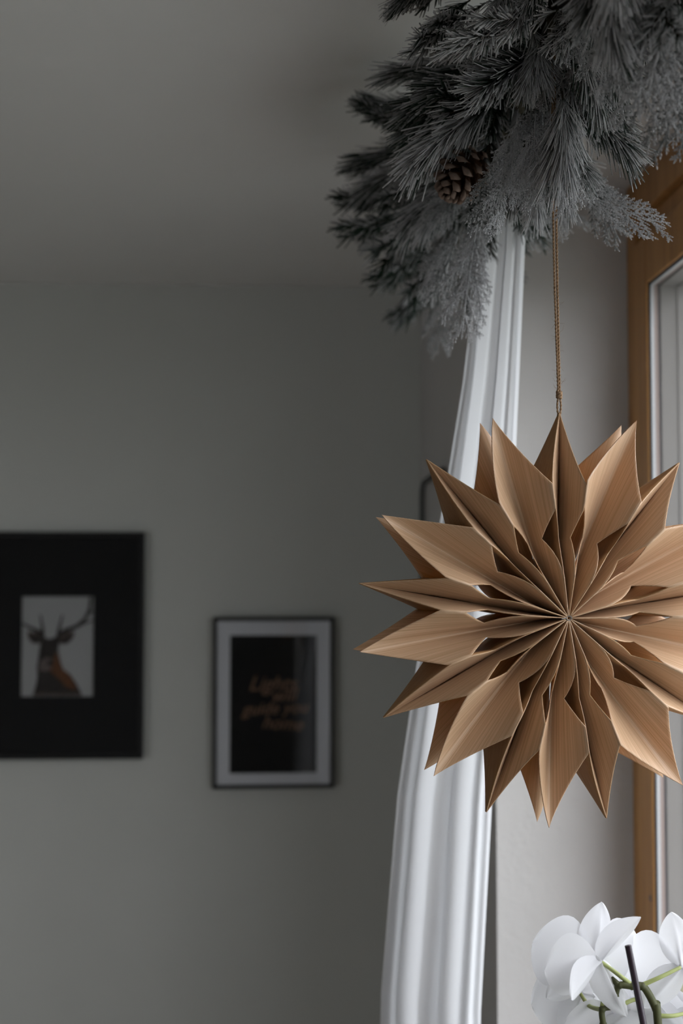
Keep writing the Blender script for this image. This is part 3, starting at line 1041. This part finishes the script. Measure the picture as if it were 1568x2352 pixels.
# (kind, variant, base pixel, depth, tip pixel, depth, roll, widen)
LIST = [
    # in focus, around the point where the star hangs
    ('p', 0, (1125, 225), 1.22, (905, 425), 1.20, 10, 0.95), ('p', 0, (1140, 225), 1.20, (945, 385), 1.18, -20, 0.8),
    ('p', 2, (1150, 170), 1.26, (880, 285), 1.28, 0, 1.0), ('p', 2, (1110, 200), 1.27, (890, 350), 1.29, 30, 0.9),
    ('p', 1, (1080, 140), 1.30, (840, 180), 1.33, 0, 0.7), ('p', 2, (1180, 130), 1.27, (930, 215), 1.27, 40, 0.9),
    ('p', 1, (1300, 215), 1.16, (1490, 400), 1.14, 0, 0.9), ('p', 2, (1330, 130), 1.18, (1400, 345), 1.17, 20, 0.9),
    ('p', 1, (1345, 190), 1.17, (1475, 330), 1.16, 60, 0.8), ('p', 1, (1270, 300), 1.17, (1375, 445), 1.15, 0, 0.8),
    ('p', 0, (1215, 60), 1.14, (1260, 235), 1.12, 0, 0.8), ('p', 0, (1240, 90), 1.13, (1200, 250), 1.12, 30, 0.8),
    ('c', 0, (1240, 200), 1.18, (1235, 445), 1.13, 80, 1.0), ('c', 0, (1220, 240), 1.17, (1205, 450), 1.14, 70, 0.7),
    ('c', 0, (1290, 230), 1.17, (1290, 470), 1.16, 85, 0.9), ('c', 1, (1180, 310), 1.19, (1112, 528), 1.15, 60, 0.6),
    ('c', 0, (1180, 300), 1.18, (1135, 520), 1.14, 30, 0.5), ('p', 0, (1240, 330), 1.19, (1230, 545), 1.20, 0, 0.75),
    ('p', 0, (1290, 330), 1.20, (1310, 520), 1.20, 0, 0.75), ('p', 1, (1200, 330), 1.20, (1170, 520), 1.22, 0, 0.8),
    ('c', 0, (1290, 420), 1.22, (1532, 530), 1.20, 75, 0.55), ('c', 1, (1330, 380), 1.24, (1435, 555), 1.24, 85, 0.75),
    ('c', 0, (1290, 420), 1.24, (1275, 560), 1.26, 80, 0.6), ('f', 0, (1300, 350), 1.26, (1405, 480), 1.28, 0, 0.9),
    ('f', 0, (1110, 10), 1.20, (912, 125), 1.18, 20, 0.8), ('f', 0, (1180, 60), 1.18, (985, 130), 1.17, -10, 0.9),
    ('f', 1, (1080, -60), 1.20, (880, 25), 1.20, 0, 0.9), ('p', 1, (1020, -80), 1.18, (870, 40), 1.19, 0, 0.6),
    ('f', 0, (1200, 90), 1.16, (1060, 150), 1.14, 30, 0.9), ('c', 1, (1150, 20), 1.15, (1060, 130), 1.12, 60, 0.8),
    ('p', 2, (1080, 0), 1.19, (960, 90), 1.20, 0, 0.9), ('f', 1, (1170, 120), 1.19, (1090, 220), 1.16, 0, 0.9),
    ('p', 0, (1180, -60), 1.10, (1100, 120), 1.08, 0, 0.8), ('p', 0, (1290, -40), 1.10, (1330, 150), 1.07, 0, 0.8),
    ('c', 0, (1340, -30), 1.08, (1345, 160), 1.06, 80, 0.9), ('p', 1, (1250, -60), 1.08, (1180, 90), 1.06, 0, 0.8),
    ('p', 2, (1370, 40), 1.12, (1400, 230), 1.12, 0, 0.9), ('f', 0, (1330, -20), 1.08, (1270, 130), 1.06, 0, 0.9),
    ('c', 0, (1270, 60), 1.15, (1290, 260), 1.13, 80, 1.0), ('p', 1, (1260, 120), 1.18, (1300, 300), 1.17, 0, 0.9), ('f', 1, (1290, 60), 1.16, (1330, 240), 1.16, 0, 0.9),
    ('c', 1, (1400, -20), 1.10, (1390, 190), 1.09, 80, 0.9), ('f', 0, (1440, -40), 1.05, (1450, 170), 1.04, 0, 0.9), ('p', 1, (1380, 60), 1.12, (1430, 260), 1.10, 0, 0.8),
    ('c', 0, (1230, 260), 1.125, (1215, 475), 1.115, 80, 0.6), ('c', 0, (1265, 240), 1.13, (1250, 450), 1.12, 62, 0.6), ('c', 0, (1190, 250), 1.15, (1160, 440), 1.13, 85, 0.6),
    ('p', 0, (1285, 210), 1.11, (1310, 460), 1.10, 0, 0.7), ('p', 0, (1310, 180), 1.12, (1262, 480), 1.11, 0, 0.6), ('c', 0, (1295, 300), 1.12, (1285, 490), 1.115, 75, 0.6),
    # near, soft, upper right
    ('c', 0, (1500, -60), 0.93, (1440, 260), 0.90, 80, 0.9), ('c', 0, (1560, -60), 0.92, (1470, 200), 0.89, 70, 0.9),
    ('c', 1, (1540, -20), 0.93, (1548, 350), 0.92, 80, 0.75), ('c', 0, (1600, 0), 0.92, (1570, 345), 0.93, 75, 0.7),
    ('f', 0, (1560, -90), 0.90, (1500, 130), 0.88, 0, 0.9), ('p', 0, (1450, -120), 0.96, (1420, 90), 0.94, 0, 0.8),
    ('c', 1, (1650, -60), 0.92, (1600, 240), 0.92, 80, 0.9), ('f', 1, (1420, -60), 1.00, (1380, 120), 0.99, 0, 0.9),
    # further along the pole, soft, left
    ('p', 2, (1010, 330), 1.55, (770, 390), 1.60, 0, 0.75), ('p', 1, (1000, 350), 1.55, (790, 460), 1.60, 0, 0.8),
    ('p', 2, (1020, 270), 1.48, (800, 230), 1.52, 0, 0.7), ('f', 2, (990, 300), 1.50, (805, 240), 1.52, 0, 0.9),
    ('f', 2, (980, 430), 1.60, (765, 470), 1.66, 0, 0.9), ('f', 2, (985, 470), 1.58, (770, 545), 1.64, 0, 0.9),
    ('p', 1, (1080, 380), 1.42, (890, 570), 1.42, 0, 0.8), ('p', 0, (1070, 410), 1.40, (950, 560), 1.38, 0, 0.8),
    ('c', 1, (1090, 400), 1.38, (1000, 520), 1.36, 60, 0.9), ('f', 1, (1050, 420), 1.50, (850, 620), 1.55, 0, 0.9),
    ('p', 2, (1010, 520), 1.62, (870, 670), 1.66, 0, 0.8), ('f', 2, (1030, 560), 1.62, (845, 660), 1.68, 0, 0.8),
    ('c', 0, (1100, 490), 1.33, (1045, 778), 1.31, 75, 0.58), ('c', 0, (1100, 470), 1.34, (1082, 710), 1.33, 80, 0.5),
    ('c', 1, (1070, 490), 1.38, (1000, 690), 1.36, 70, 0.7), ('p', 0, (1060, 480), 1.48, (970, 700), 1.50, 0, 0.7),
    ('f', 1, (1040, 520), 1.52, (930, 710), 1.54, 0, 0.9), ('c', 1, (1020, 620), 1.68, (1010, 820), 1.70, 75, 0.7),
    ('p', 2, (1030, 600), 1.66, (900, 760), 1.70, 0, 0.75), ('p', 1, (1060, 650), 1.62, (1105, 800), 1.64, 0, 0.45),
    ('f', 2, (1000, 640), 1.70, (890, 745), 1.74, 0, 0.8), ('f', 2, (1090, 440), 1.40, (1140, 600), 1.42, 0, 0.5),
    ('f', 1, (1080, 560), 1.50, (1120, 690), 1.50, 0, 0.5), ('c', 1, (960, 480), 1.60, (810, 570), 1.64, 60, 0.8),
    ('p', 1, (1060, 300), 1.40, (880, 400), 1.42, 0, 0.8), ('f', 1, (1020, 380), 1.48, (860, 480), 1.50, 0, 0.9),
    ('p', 2, (1120, 330), 1.33, (1000, 440), 1.33, 0, 0.9), ('f', 1, (1110, 420), 1.34, (1060, 520), 1.33, 0, 0.9),
]
for kind, var, b0, y0, b1, y1, roll, wd in LIST:
    branch(kind, var, P(*b0, y0), P(*b1, y1), roll, wd)
# filling sprigs all round the pole
g = random.Random(77)
for i in range(64):
    y = 0.78 + 1.02 * (i + g.random()) / 64
    an = g.uniform(0, 2 * math.pi)
    p0 = Vector((PX + 0.01 * math.cos(an), y, PZ + 0.01 * math.sin(an) - 0.01))
    ln = g.uniform(0.075, 0.12)
    up = math.sin(an)
    d = Vector((math.cos(an), g.uniform(-0.7, 0.7), up * (0.55 if up > 0 else 1.0) - 0.25)).normalized()
    kind = g.choice('pfpcf')
    var, roll = g.choice((0, 1, 1, 2)), g.uniform(0, 180)
    tip = p0 + d * ln * 1.15
    if tip.z > ZC - 0.02 or (tip.x > XS - 0.03 and tip.z > ZS - 0.03):
        d.x, d.z = -abs(d.x), -0.3                 # keep clear of the lintel and the ceiling
    branch(kind, var, p0, p0 + d * ln, roll, 0.9)
# twisted core of the garland
b = MB()
for s in range(2):
    b.tube([(0.012 * math.cos(40 * t + s * math.pi), -0.55 + 1.05 * t, 0.012 * math.sin(40 * t + s * math.pi)) for t in [i / 120 for i in range(121)]], 0.004, 6)
b.build('core_wire', M['bark'], garland, True)

# pine cone
pc0, pc1 = P(1125, 330, 1.215), P(1035, 430, 1.200)
ax = (pc1 - pc0).normalized()
L = 0.046
cone = MB()
cone.tube([(0, 0, L * t) for t in (0, .1, .3, .6, .85, 1)], [0.003, 0.0065, 0.009, 0.008, 0.005, 0.0015], 10)
zq = ax.to_track_quat('Z', 'Y').to_matrix().to_4x4()
cone_o = link('pine_cone', cone.mesh('pine_cone', M['cone'], True), garland)
cone_o.matrix_local = gi @ Matrix.Translation(pc0 + (pc1 - pc0) * 0.25) @ zq
tag(cone_o, 'brown pine cone with frosted scale tips')
sc = MB()                                       # one scale: grows along +X, thick tip
prof = [(0.0, 0.0028, 0.0010), (0.007, 0.0040, 0.0014), (0.012, 0.0050, 0.0020), (0.0150, 0.0042, 0.0024), (0.0168, 0.0020, 0.0016)]
vs = []
for x, wd, th in prof:
    z0 = 0.0022 * (x / 0.016) ** 2
    vs += [(x, -wd, z0), (x, 0, z0 + th), (x, wd, z0), (x, 0, z0 - th * 0.8)]
fs, ms = [], []
for i in range(len(prof) - 1):
    for j in range(4):
        fs.append((i * 4 + j, i * 4 + (j + 1) % 4, (i + 1) * 4 + (j + 1) % 4, (i + 1) * 4 + j))
        ms.append(1 if i >= 2 else 0)
fs.append(tuple((len(prof) - 1) * 4 + j for j in range(4)))
ms.append(1)
sc.v, sc.f, sc.m, sc.a = vs, fs, ms, [0.0] * len(vs)
scale_me = sc.mesh('scale', [M['cone'], M['cone_tip']], True)
for i in range(46):
    t = i / 45
    z = L * (0.06 + 0.88 * t)
    w = i * 2.39996
    rr = 0.006 * math.sin(math.pi * (0.15 + 0.8 * t))
    size = (0.55 + 0.75 * math.sin(math.pi * (0.12 + 0.78 * t)))
    o = link('scale', scale_me, cone_o)
    lift = R(-(8 + 62 * t))
    o.matrix_local = Matrix.Rotation(w, 4, 'Z') @ Matrix.Translation((rr, 0, z)) @ Matrix.Rotation(lift, 4, 'Y') @ Matrix.Scale(size, 4)

# ------------------------------------------------------------------ orchid on the window board
YO = 1.08
orchid = empty('orchid', (0.30, YO + 0.02, ZB))
tag(orchid, 'white moth orchid with dark support stake on the window board', 'orchid')
oi = Matrix.Translation((-0.30, -(YO + 0.02), -ZB))


def opart(name, bm, mat, parent=None, smooth=True):
    o = link(name, bm.mesh(name, mat, smooth, None, oi), parent or orchid)
    return o


def OP(cx_, cy_, y=YO):                          # crop pixel (x from 1220, y from 2080, scale 4.506) to a world point
    return P(1220 + cx_ / 4.506, 2080 + cy_ / 4.506, y)


def smooth_path(pts, n=6):
    out = []
    k = len(pts)
    for i in range(k - 1):
        a, b_, c, d = pts[max(i - 1, 0)], pts[i], pts[i + 1], pts[min(i + 2, k - 1)]
        for j in range(n):
            t = j / n
            out.append(0.5 * ((2 * b_) + (c - a) * t + (2 * a - 5 * b_ + 4 * c - d) * t * t + (3 * b_ - a - 3 * c + d) * t ** 3))
    out.append(pts[-1])
    return out


pot = MB()
pot.lathe([(0.0, 0.0), (0.046, 0.0), (0.050, 0.004), (0.061, 0.10), (0.064, 0.112), (0.060, 0.114), (0.056, 0.104), (0.054, 0.09), (0.0, 0.088)], 32, 0)
po_ = link('pot', pot.mesh('pot', M['pot'], True), orchid)
so_ = MB()
so_.lathe([(0.0, 0.094), (0.03, 0.096), (0.0545, 0.092), (0.0545, 0.088)], 24)
link('soil', so_.mesh('soil', M['soil'], True), orchid)
for k, (an, ln) in enumerate(((20, .16), (195, .17), (100, .12), (285, .13))):
    lf = MB()
    vs = []
    for i in range(11):
        t = i / 10
        wd = 0.030 * math.sin(math.pi * min(1, 0.10 + 0.88 * t)) ** 0.6
        x, z = ln * t, 0.095 + 0.06 * math.sin(t * 2.2) - 0.02 * t
        for j in (-1, -.5, 0, .5, 1):
            vs.append((x, wd * j, z + 0.008 * abs(j)))
    lf.add(vs, [(i * 5 + j, i * 5 + j + 1, (i + 1) * 5 + j + 1, (i + 1) * 5 + j) for i in range(10) for j in range(4)])
    o = link('leaf', lf.mesh('leaf', M['leaf'], True), orchid)
    o.rotation_euler = (0, 0, R(an))
    solid(o, 0.002)

# support stake
b = MB()
s1, s0 = OP(1000, 415, YO - 0.012), OP(1160, 1226, YO - 0.012)
dd = (s0 - s1)
foot = s1 + dd * ((s1.z - (ZB + 0.10)) / (s1.z - s0.z))
b.tube([foot, s1], 0.0026, 12)
tag(opart('stake', b, M['stake']), 'dark plum plastic support stake')
# flower spike
main = smooth_path([Vector((0.30, YO + 0.015, ZB + 0.10)), Vector((0.312, YO + 0.01, ZB + 0.25)), OP(1310, 1226), OP(1290, 1080), OP(1215, 920), OP(1145, 835),
                    OP(1040, 832), OP(905, 828), OP(868, 930), OP(852, 1035), OP(735, 1075), OP(742, 1226), OP(750, 1330, YO + 0.01)], 7)
n = len(main)
b = MB()
b.tube(main, [0.0034 - 0.0012 * i / n + (0.0006 if i % 7 == 0 and i > 28 else 0) for i in range(n)], 10)
opart('flower_stem', b, M['stem'])
b = MB()
b.tube([OP(905, 828), OP(868, 790), OP(835, 738)], [0.0025, 0.0022, 0.0008], 8)
b.tube([OP(1145, 835), OP(1140, 800)], [0.0032, 0.0022], 8)
opart('stem_node', b, M['stem'])


def grid_petal(ln, wd, shape, cup, curl, ridge=0.0, nu=14, nv=12):
    """Petal along +X from the centre, lying in XY with the face to +Z."""
    b = MB()
    vs = []
    for i in range(nu + 1):
        s = math.sin(math.pi / 2 * i / nu) ** 0.9
        if shape == 'sepal':
            w = (math.sin(math.pi * (0.07 + 0.93 * s) ** 0.92)) ** 0.68 if s < 1 else 0.0
        else:
            w = (math.sin(math.pi * (0.045 + 0.955 * s) ** 1.15)) ** 0.62 if s < 1 else 0.0
        w = max(w, 0.02)
        for j in range(nv + 1):
            t = j / nv * 2 - 1
            x = ln * s
            y = wd / 2 * w * t
            z = cup * (t * t) * w * wd + curl * ln * s * s + 0.012 * ln * math.sin(9 * s + 4 * t) * s - ridge * math.exp(-(t / 0.16) ** 2) * (1 - s) * 0.004
            vs.append((x, y, z))
    b.add(vs, [(i * (nv + 1) + j, (i + 1) * (nv + 1) + j, (i + 1) * (nv + 1) + j + 1, i * (nv + 1) + j + 1) for i in range(nu) for j in range(nv)])
    return b


SEPAL = grid_petal(0.040, 0.025, 'sepal', 0.12, 0.06, 1.0).mesh('sepal', M['petal'], True)
SEPAL_BACK = grid_petal(0.043, 0.023, 'sepal', 0.20, -0.16, 1.0).mesh('sepal', M['petal'], True)
PETAL = grid_petal(0.042, 0.050, 'petal', 0.05, 0.10).mesh('petal', M['petal'], True)
lipb = MB()
for sy in (-1, 1):                               # two upright side lobes and a forward mid lobe
    vs = []
    for i in range(7):
        s = i / 6
        for j in range(5):
            t = j / 4
            vs.append((0.002 + 0.008 * s, sy * (0.002 + 0.006 * math.sin(math.pi * 0.5 * t) * math.sin(math.pi * (0.15 + .8 * s))), 0.004 + 0.012 * t * math.sin(math.pi * (0.15 + 0.8 * s))))
    lipb.add(vs, [(i * 5 + j, (i + 1) * 5 + j, (i + 1) * 5 + j + 1, i * 5 + j + 1) for i in range(6) for j in range(4)])
vs = []
for i in range(9):
    s = i / 8
    w = 0.0065 * math.sin(math.pi * (0.12 + 0.86 * s)) ** 0.8
    for j in range(5):
        t = j / 2 - 1
        vs.append((0.004 + 0.018 * s, w * t, 0.004 + 0.010 * math.sin(2.2 * s) + 0.002 * t * t))
lipb.add(vs, [(i * 5 + j, (i + 1) * 5 + j, (i + 1) * 5 + j + 1, i * 5 + j + 1) for i in range(8) for j in range(4)])
LIP = lipb.mesh('lip', M['lip'], True)
colm = MB()
colm.tube([(0, 0, -0.003), (0, 0, 0.002), (0.001, 0, 0.007), (0.003, 0, 0.010)], [0.0016, 0.0028, 0.0026, 0.0016], 10)
COLUMN = colm.mesh('flower', M['petal'], True)


def flower(center, face, dorsal, scale=1.0, spin=(0, 0, 0, 0, 0), reflex=False):
    """face: direction the flower looks; dorsal: rough direction of its upper sepal."""
    z = face.normalized()
    x = (dorsal - z * dorsal.dot(z)).normalized()
    y = z.cross(x)
    m = Matrix((x, y, z)).transposed().to_4x4()
    fl = link('flower', COLUMN, orchid)
    fl.matrix_local = oi @ Matrix.Translation(center) @ m @ Matrix.Scale(scale, 4)

    def piece(name, me, ang, lift, tilt=0, zoff=0.0, sc=1.0):
        o = link(name, me, fl)
        o.matrix_local = Matrix.Rotation(R(ang), 4, 'Z') @ Matrix.Translation((0.0015, 0, zoff)) @ Matrix.Rotation(R(-lift), 4, 'Y') @ Matrix.Rotation(R(tilt), 4, 'X') @ Matrix.Scale(sc, 4)
    sp = SEPAL_BACK if reflex else SEPAL
    piece('sepal', sp, 0 + spin[0], -6 if not reflex else -12, 0, -0.0008)
    piece('sepal', sp, 128 + spin[1], -8 if not reflex else -14, 0, -0.0008)
    piece('sepal', sp, -128 + spin[2], -8 if not reflex else -14, 0, -0.0012)
    piece('petal', PETAL, 80 + spin[3], 4, 6, 0.0008)
    piece('petal', PETAL, -80 + spin[4], 4, -6, 0.0008)
    piece('lip', LIP, 180, -5, 0, 0.0)
    return fl


def imgdir(deg):                                 # direction in the picture plane (counter-clockwise from the right)
    return Vector((math.cos(R(deg)), 0, math.sin(R(deg))))


def pedicel(a, b_, mid=None, r0=0.0019, r1=0.0014):
    m_ = MB()
    pts = smooth_path([a, mid if mid else a.lerp(b_, 0.5) + Vector((0, 0, 0.001)), b_], 6)
    m_.tube(pts, [r0 + (r1 - r0) * i / (len(pts) - 1) for i in range(len(pts))], 8)
    opart('pedicel', m_, M['pedicel'])


flower(OP(690, 560), Vector((-0.38, 0.80, 0.10)), imgdir(52), 1.02, (0, -4, -22, -16, -52), True)
pedicel(OP(1035, 822), OP(690, 560), OP(880, 700))
flower(OP(620, 590, YO + 0.035), Vector((-0.25, 0.9, 0.0)), imgdir(80), 1.14, (0, 0, 0, -6, 0))
pedicel(OP(735, 1050), OP(600, 660, YO + 0.03), OP(730, 900, YO + 0.01))
flower(OP(1545, 625, YO + 0.01), Vector((0.15, 0.9, 0.05)), imgdir(100), 1.02)
pedicel(OP(1150, 822), OP(1540, 640, YO + 0.006), OP(1340, 738))
flower(OP(1150, 980, YO + 0.035), Vector((0.25, 0.7, -0.35)), imgdir(95), 0.92)
pedicel(OP(890, 1052), OP(1150, 985, YO + 0.03), OP(1060, 975, YO + 0.005))
flower(OP(880, 1190, YO + 0.04), Vector((-0.1, -0.75, -0.45)), imgdir(95), 0.95)
flower(OP(1700, 1060, YO + 0.02), Vector((0.4, 0.8, -0.1)), imgdir(110), 1.0)
pedicel(OP(1300, 1140), OP(1690, 1085, YO + 0.015), OP(1480, 1140))
flower(OP(500, 900, YO + 0.055), Vector((-0.3, 0.8, -0.1)), imgdir(110), 0.95)
pedicel(OP(735, 1080), OP(510, 915, YO + 0.05), OP(600, 1040, YO + 0.03))
